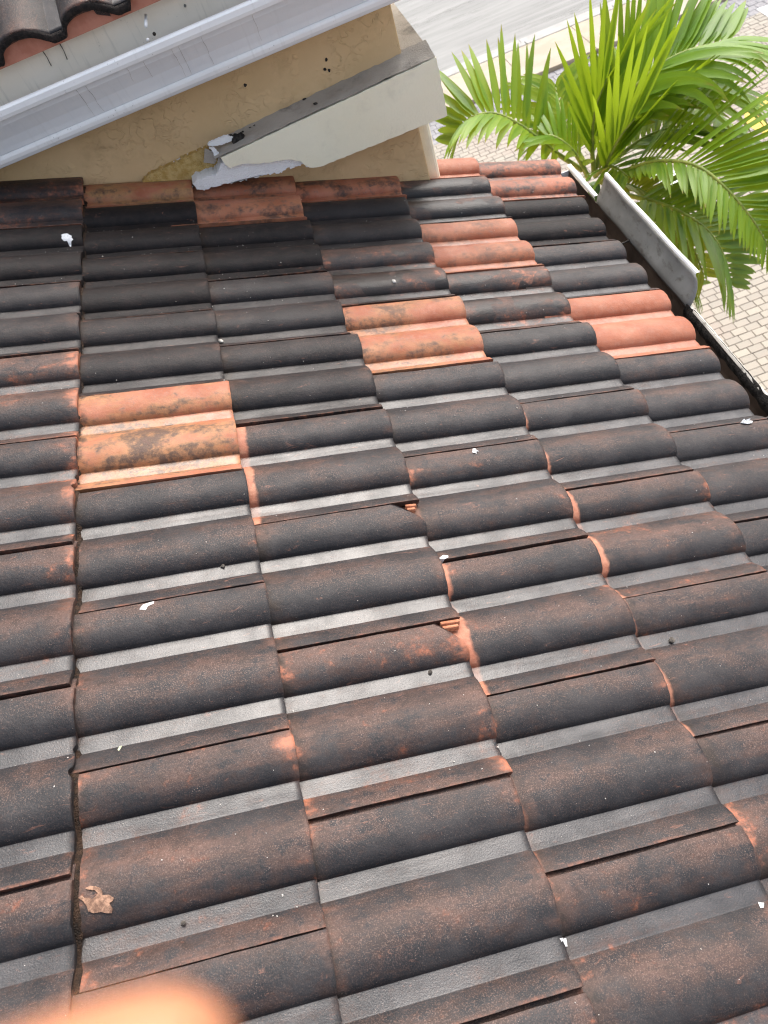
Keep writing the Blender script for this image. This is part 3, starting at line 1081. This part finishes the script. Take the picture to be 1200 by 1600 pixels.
# gutter spike, screw and hole
og = Vector((0, 2.1, .18))
s0, s1 = at_y(228, 24, 2.09) - og, at_y(228, 41, 2.02) - og
link('gutter_spike', tube('gutter_spike', [s0, s1], .0042, 8), M['whitelip'], gu)
for q, r_, mt in (((231, 62), .0042, 'whitelip'), ((241, 53), .0045, 'soot'), ((289, 9), .0035, 'gutgrey')):
    p_ = at_y(*q, 2.0045) - og
    if mt == 'gutgrey': p_ = at_y(*q, 2.1065) - og
    link('screw_head' if mt != 'soot' else 'lip_hole', tube('screw_head', [p_ + Vector((0, .002, 0)), p_ - Vector((0, .0022, 0))], r_, 9), M[mt], gu)
# runs of dirty water on the gutter front
random.seed(12)
for (x0, y0, x1, y1) in ((110, 124, 138, 168), (125, 117, 152, 160), (218, 83, 230, 108), (190, 92, 199, 112), (262, 62, 288, 105), (272, 58, 296, 101), (308, 42, 330, 92), (390, 12, 402, 52)):
    a_ = at_y(x0, y0, 2.024) - og
    prevs = []
    L_ = max(.02, math.hypot(x1 - x0, y1 - y0) / 560)
    zs = np.linspace(.121, max(.036, .121 - L_), 7)
    for z in zs:
        yy = float(np.interp(z, [q[1] for q in ogee], [q[0] for q in ogee])) - .0004
        prevs.append(Vector((a_.x + .004 * mnoise.noise(Vector((z * 40, x0, 0))), yy, z)))
    link('water_stain', tube('water_stain', prevs, [.0005, .0005, .0004, .0004, .0003, .0003, .0002], 4), M['creamstain'], gu)

# ------------------------------------------------------------------ eave gutter on the right
eg = empty('eave_gutter', (1.56, 0, -.79))
tag(eg, 'dark stained gutter full of grime along the tile eave', 'gutter')
YE0, YE1 = -1.2, 2.34
trough = [(-.004, .11), (-.004, .004), (.006, .0), (.060, .0), (.076, .008), (.090, .034), (.101, .066), (.104, .084)]
link('trough', extrude_profile('trough', trough, 'y', YE0, YE1, 60, .0015, .003, 5), M['gutdark'], eg)
lipE = [(.1045, .0845), (.103, .0905), (.108, .0945), (.1145, .092), (.116, .085), (.113, .079)]
link('gutter_lip', extrude_profile('gutter_lip', lipE, 'y', YE0, 1.40, 60, .0012, .0035, 6), M['gutlip'], eg)
lipF = [(.1045, .0845), (.102, .094), (.106, .099), (.118, .098), (.120, .090)]
link('gutter_lip', extrude_profile('gutter_lip', lipF, 'y', 2.10, YE1 + .02, 6, .0012, .001, 7), M['whitelip'], eg)
# bent up sheet standing on the lip
flap = [(.103, .080), (.1035, .088), (.110, .100), (.124, .120), (.136, .140), (.143, .156), (.146, .166)]
vs, fs = [], []
ny = 26
for i in range(ny + 1):
    s_ = i / ny
    for j, (px_, pz_) in enumerate(flap):
        h_ = j / (len(flap) - 1)
        y0 = 1.385 + .05 * h_ - .022 * math.sin(math.pi * h_)
        y1 = 2.075 + .03 * h_
        wv = .0025 * mnoise.noise(Vector((s_ * 5, h_ * 1.5, 3)))
        vs.append((px_ + wv, y0 + (y1 - y0) * s_, pz_ + wv))
nf = len(flap)
for i in range(ny):
    for j in range(nf - 1):
        fs.append((i * nf + j, i * nf + j + 1, (i + 1) * nf + j + 1, (i + 1) * nf + j))
me = fix(mesh_from('bent_sheet', vs, fs, True))
o = link('bent_sheet', me, M['gutgrey'], eg)
sd = o.modifiers.new('thickness', 'SOLIDIFY')
sd.thickness = .0014
vs = []
fs = []
for i in range(ny + 1):
    s_ = i / ny
    yy = 1.435 + (2.105 - 1.435) * s_
    wv = .0025 * mnoise.noise(Vector((s_ * 5, 1.5, 3)))
    vs += [(.1455 + wv, yy, .1668 + wv), (.149 + wv, yy, .172 + wv), (.158 + wv, yy, .171 + wv), (.160 + wv, yy, .163 + wv)]
for i in range(ny):
    for j in range(3):
        fs.append((i * 4 + j, i * 4 + j + 1, i * 4 + j + 5, i * 4 + j + 4))
link('sheet_lip', fix(mesh_from('sheet_lip', vs, fs)), M['whitelip'], eg)
link('end_cap', box_mesh('end_cap', (-.002, YE1, .002), (.112, YE1 + .003, .085)), M['whitelip'], eg)
for yy in (1.80, .885):
    link('hanger_strap', tube('hanger_strap', [(.0, yy, .085), (.05, yy + .006, .080), (.108, yy, .0885)], .0032, 6), M['steel'], eg)
# black growth along the inside of the lip
vs, fs = [], []
nn_ = 150
for i in range(nn_ + 1):
    yy = -.6 + 2.0 * i / nn_
    hgt = .012 + .010 * mnoise.noise(Vector((yy * 7, 2, 2))) + .006 * mnoise.noise(Vector((yy * 40, 2, 7)))
    out = .0035 + .003 * mnoise.noise(Vector((yy * 30, 9, 2)))
    vs += [(.099 - out, yy, .060 - hgt), (.1005 - out * 1.6, yy, .074), (.1035 - out * .6, yy, .0865 + out * .5), (.1075 + out * .8 * (1 if mnoise.noise(Vector((yy * 9, 5, 5))) > -.05 else -1), yy, .0955)]
for i in range(nn_):
    for j in range(3):
        fs.append((i * 4 + j, i * 4 + j + 1, i * 4 + j + 5, i * 4 + j + 4))
link('lip_growth', fix(mesh_from('lip_growth', vs, fs, True)), M['soot'], eg)
# silt lying in the trough
vs, fs = [], []
for i in range(121):
    yy = YE0 + .05 + (YE1 - YE0 - .1) * i / 120
    for j in range(5):
        vs.append((.002 + .020 * j, yy, .012 + .010 * mnoise.noise(Vector((yy * 6, j * .6, 1))) + .004 * mnoise.noise(Vector((yy * 30, j * 2, 1)))))
for i in range(120):
    for j in range(4):
        fs.append((i * 5 + j, i * 5 + j + 1, i * 5 + j + 6, i * 5 + j + 5))
link('silt', fix(mesh_from('silt', vs, fs, True)), M['mud'], eg)

# ------------------------------------------------------------------ palm
PC = at_d(928, 262, 4.55)
palm = empty('palm_tree', (PC.x, PC.y, GZ))
tag(palm, 'bright green feather palm rising beside the roof corner', 'palm tree')
PO = Vector((PC.x, PC.y, GZ))


def plink(name, me, mat, parent=palm):
    for v in me.vertices:
        v.co -= PO
    return link(name, me, mat, parent)


tr = []
for k in range(22):
    z = GZ + (PC.z - .55 - GZ) * k / 21
    tr.append(Vector((PC.x + .02 * math.sin(k * .5), PC.y + .25 * (1 - k / 21) * .3, z)))
plink('trunk', tube('trunk', tr, [(.10 - .045 * k / 21) * (1 + .04 * (k % 2)) for k in range(22)], 14), M['trunk'])
plink('crown_shaft', tube('crown_shaft', [tr[-1], tr[-1] + Vector((0, 0, .22)), Vector((PC.x, PC.y, PC.z - .10))], [.058, .062, .03], 12), M['shaft'])


def spline(pts, n):
    P = [np.array(p) for p in pts]
    P = [2 * P[0] - P[1]] + P + [2 * P[-1] - P[-2]]
    out = []
    m_ = len(P) - 3
    for k in range(n + 1):
        u = k / n * m_
        i = min(int(u), m_ - 1)
        t = u - i
        p0, p1, p2, p3 = P[i:i + 4]
        out.append(Vector(0.5 * ((2 * p1) + (-p0 + p2) * t + (2 * p0 - 5 * p1 + 4 * p2 - p3) * t * t + (-p0 + 3 * p1 - 3 * p2 + p3) * t ** 3)))
    return out


def leaflet_geo(base, d, nrm, L, wd, droop, vs, fs, ac, nseg=9, twist=0.0):
    p = Vector(base)
    d = Vector(d).normalized()
    st = L / nseg
    i0 = len(vs)
    for k in range(nseg + 1):
        s_ = k / nseg
        w_ = wd * (min(1, .30 + s_ * 3.2)) * (1 - s_ ** 2.6) ** .8 + .0006
        side = d.cross(nrm)
        if side.length < 1e-4: side = d.orthogonal()
        side.normalize()
        nn = side.cross(d).normalized()
        fold = .30 * (1 - .5 * s_)
        vs += [p - side * w_ + nn * w_ * fold, p, p + side * w_ + nn * w_ * fold]
        ac += [(0.0, s_), (0.5, s_), (1.0, s_)]
        p = p + d * st
        d = (d + Vector((0, 0, -1)) * droop * st * (0.3 + 2.2 * s_ * s_)).normalized()
        nrm = (nrm - d * nrm.dot(d)).normalized()
    for k in range(nseg):
        a_ = i0 + 3 * k
        fs += [(a_, a_ + 1, a_ + 4, a_ + 3), (a_ + 1, a_ + 2, a_ + 5, a_ + 4)]


def frond(ctrl, npairs, Lmax, wd, lift, fwd, droop, mat, separate, side_up=None, start=.16, seed=0, tipshort=.45, lenf=(1.0, 1.0)):
    rnd_ = random.Random(seed)
    lift = lift if isinstance(lift, tuple) else (lift, lift)
    droop = droop if isinstance(droop, tuple) else (droop, droop)
    pts = spline([at_d(*c_) for c_ in ctrl], 40)
    rr = [.013 * (1 - .82 * k / 40) + .0015 for k in range(41)]
    fr = plink('frond', tube('frond', pts, rr, 7), M['rachis'])
    bvs, bfs, bac = [], [], []
    for q in range(npairs):
        s_ = start + (1 - start) * (q + .5) / npairs
        for sg in (-1, 1):
            s2 = min(.999, max(0, s_ + rnd_.uniform(-.008, .008)))
            k = s2 * 40
            i = min(39, int(k))
            p = pts[i].lerp(pts[i + 1], k - i)
            T = (pts[min(40, i + 1)] - pts[max(0, i - 1)]).normalized()
            up = Vector((0, 0, 1)) if side_up is None else Vector(side_up)
            sv = T.cross(up)
            if sv.length < .05: sv = T.orthogonal()
            sv.normalize()
            nu = sv.cross(T).normalized()
            f_ = fwd + .55 * max(0, s_ - .45) + rnd_.uniform(-.07, .07)
            l_ = (lift[0] if sg < 0 else lift[1]) + rnd_.uniform(-.12, .12)
            d = sv * sg + nu * l_ + T * f_
            env = (.55 + .45 * min(1, (s_ - start) / .18)) * (1 - (1 - tipshort) * max(0, (s_ - .55) / .45) ** 1.3)
            L = Lmax * env * rnd_.uniform(.88, 1.08) * (lenf[0] if sg < 0 else lenf[1])
            w_ = wd * rnd_.uniform(.80, 1.12) * (.4 + .6 * (lenf[0] if sg < 0 else lenf[1]))
            dr = (droop[0] if sg < 0 else droop[1]) * rnd_.uniform(.6, 1.5)
            if separate:
                v1, f1, a1 = [], [], []
                leaflet_geo(p, d, nu, L, w_, dr, v1, f1, a1)
                me = mesh_from('leaflet', v1, f1, True)
                add_attr(me, 'across', [q_[0] for q_ in a1])
                add_attr(me, 'along', [q_[1] for q_ in a1])
                plink('leaflet', me, M[mat], fr)
            else:
                leaflet_geo(p, d, nu, L, w_, dr, bvs, bfs, bac)
    if not separate:
        me = mesh_from('leaflets', bvs, bfs, True)
        add_attr(me, 'across', [q_[0] for q_ in bac])
        add_attr(me, 'along', [q_[1] for q_ in bac])
        tag(plink('leaflets', me, M[mat], fr), kind='stuff')
    return fr


# near fronds first: every leaflet is an object of its own; the fronds behind keep joined leaflets
frond([(930, 264, 4.55), (952, 195, 4.50), (1000, 128, 4.48), (1062, 84, 4.52), (1140, 62, 4.66)], 30, .62, .028, (.30, .10), .85, (.35, 2.2), 'leaf', True, seed=1)
frond([(940, 285, 4.50), (985, 264, 4.34), (1030, 252, 4.22), (1085, 258, 4.12), (1130, 290, 4.06), (1175, 342, 4.06), (1205, 395, 4.12)], 36, .66, .024, (.55, -.1), .85, (.35, 2.0), 'leaf', True, seed=2, lenf=(1.0, .38))
frond([(910, 266, 4.55), (862, 234, 4.45), (815, 197, 4.38), (770, 177, 4.34), (730, 188, 4.34), (712, 225, 4.40)], 24, .47, .025, (.1, .55), .40, (1.9, .5), 'leaf', True, seed=3, lenf=(.75, 1.0))
frond([(955, 300, 4.55), (1010, 312, 4.42), (1060, 330, 4.36), (1105, 360, 4.36), (1132, 402, 4.42), (1142, 446, 4.52)], 26, .44, .020, .25, .65, 1.0, 'leafdark', True, seed=4)
frond([(935, 262, 4.62), (962, 190, 4.58), (1020, 145, 4.62), (1085, 128, 4.72), (1140, 142, 4.85)], 24, .60, .026, .1, .6, 1.8, 'leaf', False, seed=5)
frond([(940, 268, 4.62), (1000, 220, 4.7), (1060, 198, 4.8), (1120, 202, 4.95), (1170, 230, 5.1)], 26, .56, .025, .15, .6, 1.6, 'leafdark', False, seed=6)
frond([(950, 290, 4.62), (982, 290, 4.62), (1008, 302, 4.65), (1024, 330, 4.72)], 14, .30, .016, .3, .5, 1.6, 'leafyellow', False, seed=7)
frond([(950, 292, 4.72), (1030, 300, 4.72), (1110, 314, 4.8), (1190, 350, 4.92), (1230, 405, 5.0)], 24, .46, .015, .1, .65, 1.2, 'leafdark', False, seed=8)
frond([(950, 298, 4.72), (1000, 345, 4.7), (1050, 392, 4.8), (1085, 445, 4.95)], 22, .42, .016, .15, .6, 1.5, 'leafdark', False, seed=9)
frond([(1000, 330, 4.9), (1040, 350, 4.85), (1080, 385, 4.85), (1100, 430, 4.9)], 16, .34, .015, .2, .6, 1.5, 'leafyellow', False, seed=15)
frond([(915, 258, 4.62), (893, 215, 4.68), (876, 172, 4.75), (868, 135, 4.85)], 12, .40, .028, .4, .5, 1.4, 'leaf', False, seed=10)
frond([(928, 270, 4.52), (925, 222, 4.46), (930, 172, 4.42), (948, 122, 4.42)], 9, .56, .021, .15, 2.3, .35, 'leaf', False, side_up=(.2, -1, .2), seed=11, tipshort=.8)
frond([(938, 285, 4.50), (950, 250, 4.38), (968, 215, 4.32), (992, 185, 4.30)], 9, .58, .020, .1, 2.2, .35, 'leaf', False, side_up=(.1, -1, .3), seed=12, tipshort=.8)
frond([(920, 280, 4.50), (905, 250, 4.42), (884, 225, 4.38), (858, 212, 4.38), (838, 225, 4.40)], 13, .30, .018, .3, .6, 1.8, 'leaf', False, seed=13)
frond([(930, 275, 4.6), (945, 262, 4.45), (962, 262, 4.36), (980, 275, 4.30)], 10, .30, .018, .1, .7, 2.0, 'leafdark', False, seed=16)

# ------------------------------------------------------------------ litter on the roof
def roof_patch(name, pix, mat, dz=.0012, thick=.0012, n0=.03):
    pts = [at_roof(x, y_, n0) for x, y_ in pix]
    # settle to the real surface height so the outline lands where it is seen
    fin = []
    for (x, y_) in pix:
        n_ = .02
        for _ in range(12):
            X = at_roof(x, y_, n_)
            n_ = surf(X.x, X.y)[0]
        fin.append(Vector((X.x, X.y, 0)))
    cen = sum(fin, Vector()) / len(fin)
    bm = bmesh.new()
    vl = [bm.verts.new(p) for p in fin]
    bm.faces.new(vl)
    bmesh.ops.triangulate(bm, faces=bm.faces[:])
    for _ in range(2):
        bmesh.ops.subdivide_edges(bm, edges=bm.edges[:], cuts=1, use_grid_fill=True)
    bmesh.ops.recalc_face_normals(bm, faces=bm.faces)
    base = roof_w(cen.x, cen.y)
    for v in bm.verts:
        bd = .4 if v.is_boundary else 1.0
        v.co = roof_w(v.co.x, v.co.y, dz + thick * bd * (1 + .5 * mnoise.noise(v.co * 300))) - base
    bmesh.ops.recalc_face_normals(bm, faces=bm.faces)
    if sum((f.normal.z for f in bm.faces)) < 0:
        bmesh.ops.reverse_faces(bm, faces=bm.faces)
    me = bpy.data.meshes.new(name)
    bm.to_mesh(me)
    bm.free()
    o = link(name, me, M[mat])
    o.location = base
    return o


def blob(x, y_, rx, ry, n=11, seed=0, rough=.35):
    r = random.Random(seed)
    return [(x + rx * math.cos(2 * math.pi * k / n) * (1 + r.uniform(-rough, rough)), y_ + ry * math.sin(2 * math.pi * k / n) * (1 + r.uniform(-rough, rough))) for k in range(n)]


tag(roof_patch('bird_dropping', blob(107, 381, 9, 3.6, 15, 1, .3), 'dropping', thick=.002), 'white chalky bird dropping on a black tile at the upper left', 'bird dropping', 'bird droppings on the tiles')
tag(roof_patch('bird_dropping', blob(742, 706, 4.5, 3.5, 11, 2, .5), 'dropping', thick=.003), 'small white bird dropping on a dark tile near the middle of the roof', 'bird dropping', 'bird droppings on the tiles')
tag(roof_patch('bird_dropping', [(218, 953), (223, 946), (231, 943), (242, 940), (240, 944), (231, 948), (228, 954)], 'dropping', thick=.002), 'elongated white bird dropping just below a tile seam at left centre', 'bird dropping', 'bird droppings on the tiles')
tag(roof_patch('plaster_flake', [(686, 873), (692, 868), (700, 869), (699, 876), (690, 877)], 'dropping', thick=.002), 'white plaster flake at the end of a tile seam, right of centre', 'flake', 'pale flakes on the tiles')
tag(roof_patch('plaster_flake', [(874, 1467), (884, 1466), (886, 1479), (880, 1477)], 'dropping', thick=.002), 'triangular white flake on a pan at the lower right', 'flake', 'pale flakes on the tiles')
tag(roof_patch('plaster_flake', [(1184, 1410), (1193, 1411), (1192, 1419), (1187, 1419)], 'dropping', thick=.002), 'tiny white flake on a pan at the right edge of the roof', 'flake', 'pale flakes on the tiles')
tag(roof_patch('shell_fragment', blob(1166, 661, 9, 2.4, 10, 5, .1), 'dropping', thick=.005), 'white shell-like fragment on a tile seam beside the eave', 'fragment')
tag(roof_patch('leaf_sliver', [(184, 1172), (187, 1165), (191, 1162), (190, 1168), (186, 1174)], 'greenleaf', thick=.001), 'pale green leaf sliver lying in a pan at left', 'leaf')
tag(roof_patch('tan_scrap', [(122, 1403), (128, 1399), (132, 1403), (140, 1403), (144, 1405), (150, 1400), (153, 1396), (148, 1391), (138, 1390), (133, 1388), (140, 1384), (150, 1385), (157, 1388), (160, 1393), (160, 1399), (170, 1398), (178, 1403), (176, 1408), (171, 1411), (176, 1420), (175, 1427), (166, 1427), (158, 1425), (146, 1427), (138, 1424), (135, 1415), (130, 1408)], 'tanleaf', thick=.0001, dz=.0003), 'pale tan leaf-shaped scrap stuck on a tile at the lower left', 'scrap')


def pebble(px, py, r, label, mat='pebble', seed=0):
    n_ = .02
    for _ in range(12):
        X = at_roof(px, py, n_)
        n_ = surf(X.x, X.y)[0]
    bm = bmesh.new()
    bmesh.ops.create_icosphere(bm, subdivisions=2, radius=r)
    for v in bm.verts:
        v.co *= 1 + .35 * mnoise.noise(v.co * (1.2 / r) + Vector((seed, 0, 0)))
        v.co.z *= .7
        v.co.x *= 1.35
    me = bpy.data.meshes.new('pebble')
    bm.to_mesh(me)
    bm.free()
    o = link('pebble', me, M[mat])
    o.location = roof_w(X.x, X.y, r * .45)
    o.rotation_euler = (0, TH, seed)
    tag(o, label, 'pebble', 'loose pebbles on the tiles')


pebble(1049, 1001, .0055, 'rounded brown pebble in a pan at the right side of the roof', seed=1)
pebble(348, 885, .0045, 'small grey pebble in a pan left of centre', seed=2)
pebble(286, 1443, .0035, 'small dark pebble in a pan near the bottom left', seed=3)
pebble(672, 1051, .004, 'reddish bark-like pebble in a pan at the centre', seed=4)
pebble(614, 452, .0055, 'small round stone on a dark tile below the ledge corner', 'grit', seed=5)
pebble(345, 534, .005, 'pale stone on the seam line in the dark upper left tiles', 'grit', seed=6)

# fine grit over all the tiles
rg = random.Random(77)
vs, fs = [], []
for _ in range(1900):
    X = rg.uniform(-.45, 5 * A - .05)
    Y = rg.uniform(-.35, 2.15)
    if rg.random() < .45 and Y < .9: continue
    z, w = surf(X, Y)
    if (w < .55 or .8 < w < 1.55 or w > 1.8) and rg.random() < .45: continue
    r = rg.uniform(.0005, .0013) * (1.6 if rg.random() < .04 else 1)
    c_ = WROOF @ Vector((X, Y, z + r * .3))
    i0 = len(vs)
    for k in range(5):
        a_ = k * 1.2566 + rg.random()
        vs.append(c_ + Vector((math.cos(a_) * r * rg.uniform(.7, 1.4), math.sin(a_) * r * rg.uniform(.7, 1.4), -r * .4 - math.cos(a_) * r * .4)))
    vs.append(c_ + Vector((0, 0, r * .8)))
    for k in range(5):
        fs.append((i0 + k, i0 + (k + 1) % 5, i0 + 5))
gr = link('grit', mesh_from('grit', vs, fs), M['grit'])
tag(gr, 'pale sand grains scattered over the wet tiles', 'grit', kind='stuff')

# ------------------------------------------------------------------ fingertip over the lens
def cam_pt(x, y_, z):
    return Vector(CAM + RW.T @ np.array([x, y_, z]))


def skin_chain():
    # joints in front of / beside the phone: x right, y down, z forward of the lens
    J = {
        'palm': ((-.105, .095, -.012), .019), 'wrist': ((-.155, .135, -.055), .023), 'fore': ((-.20, .20, -.13), .029), 'fore2': ((-.25, .30, -.24), .036),
        'kn1': ((-.080, .066, .018), .0125), 'i2': ((-.056, .0570, .044), .0092), 'i3': ((-.034, .0490, .0505), .0086), 'i4': ((-.0155, .0412, .0495), .0081), 'i5': ((-.0100, .0402, .049), .0064),
        'kn2': ((-.085, .086, .016), .0125), 'm2': ((-.062, .082, .040), .0092), 'm3': ((-.036, .086, .043), .0084), 'm4': ((-.017, .090, .038), .0072),
        'kn3': ((-.092, .104, .010), .0120), 'r2': ((-.070, .104, .033), .0088), 'r3': ((-.045, .108, .036), .0080), 'r4': ((-.026, .112, .031), .0068),
        'kn4': ((-.100, .120, .000), .0110), 'p2': ((-.082, .124, .020), .0078), 'p3': ((-.062, .128, .023), .0070), 'p4': ((-.047, .131, .019), .0060),
        't1': ((-.105, .070, -.030), .0130), 't2': ((-.075, .055, -.032), .0105), 't3': ((-.048, .052, -.026), .0085),
    }
    E_ = [('palm', 'wrist'), ('wrist', 'fore'), ('fore', 'fore2'), ('palm', 'kn1'), ('kn1', 'i2'), ('i2', 'i3'), ('i3', 'i4'), ('i4', 'i5'),
          ('palm', 'kn2'), ('kn2', 'm2'), ('m2', 'm3'), ('m3', 'm4'), ('palm', 'kn3'), ('kn3', 'r2'), ('r2', 'r3'), ('r3', 'r4'),
          ('palm', 'kn4'), ('kn4', 'p2'), ('p2', 'p3'), ('p3', 'p4'), ('palm', 't1'), ('t1', 't2'), ('t2', 't3')]
    names = list(J)
    org = cam_pt(*J['fore2'][0])
    me = bpy.data.meshes.new('hand')
    me.from_pydata([cam_pt(*J[k][0]) - org for k in names], [(names.index(a_), names.index(b_)) for a_, b_ in E_], [])
    o = link('hand', me, M['skin'])
    o.location = org
    sk = o.modifiers.new('skin', 'SKIN')
    sk.use_smooth_shade = True
    for k, nme in enumerate(names):
        r = J[nme][1]
        me.skin_vertices[0].data[k].radius = (r, r)
        me.skin_vertices[0].data[k].use_root = nme == 'palm'
    ss = o.modifiers.new('smooth', 'SUBSURF')
    ss.levels = ss.render_levels = 2
    return o


hand = skin_chain()
tag(hand, 'blurred orange fingertip of a hand reaching in at the bottom left corner', 'hand')
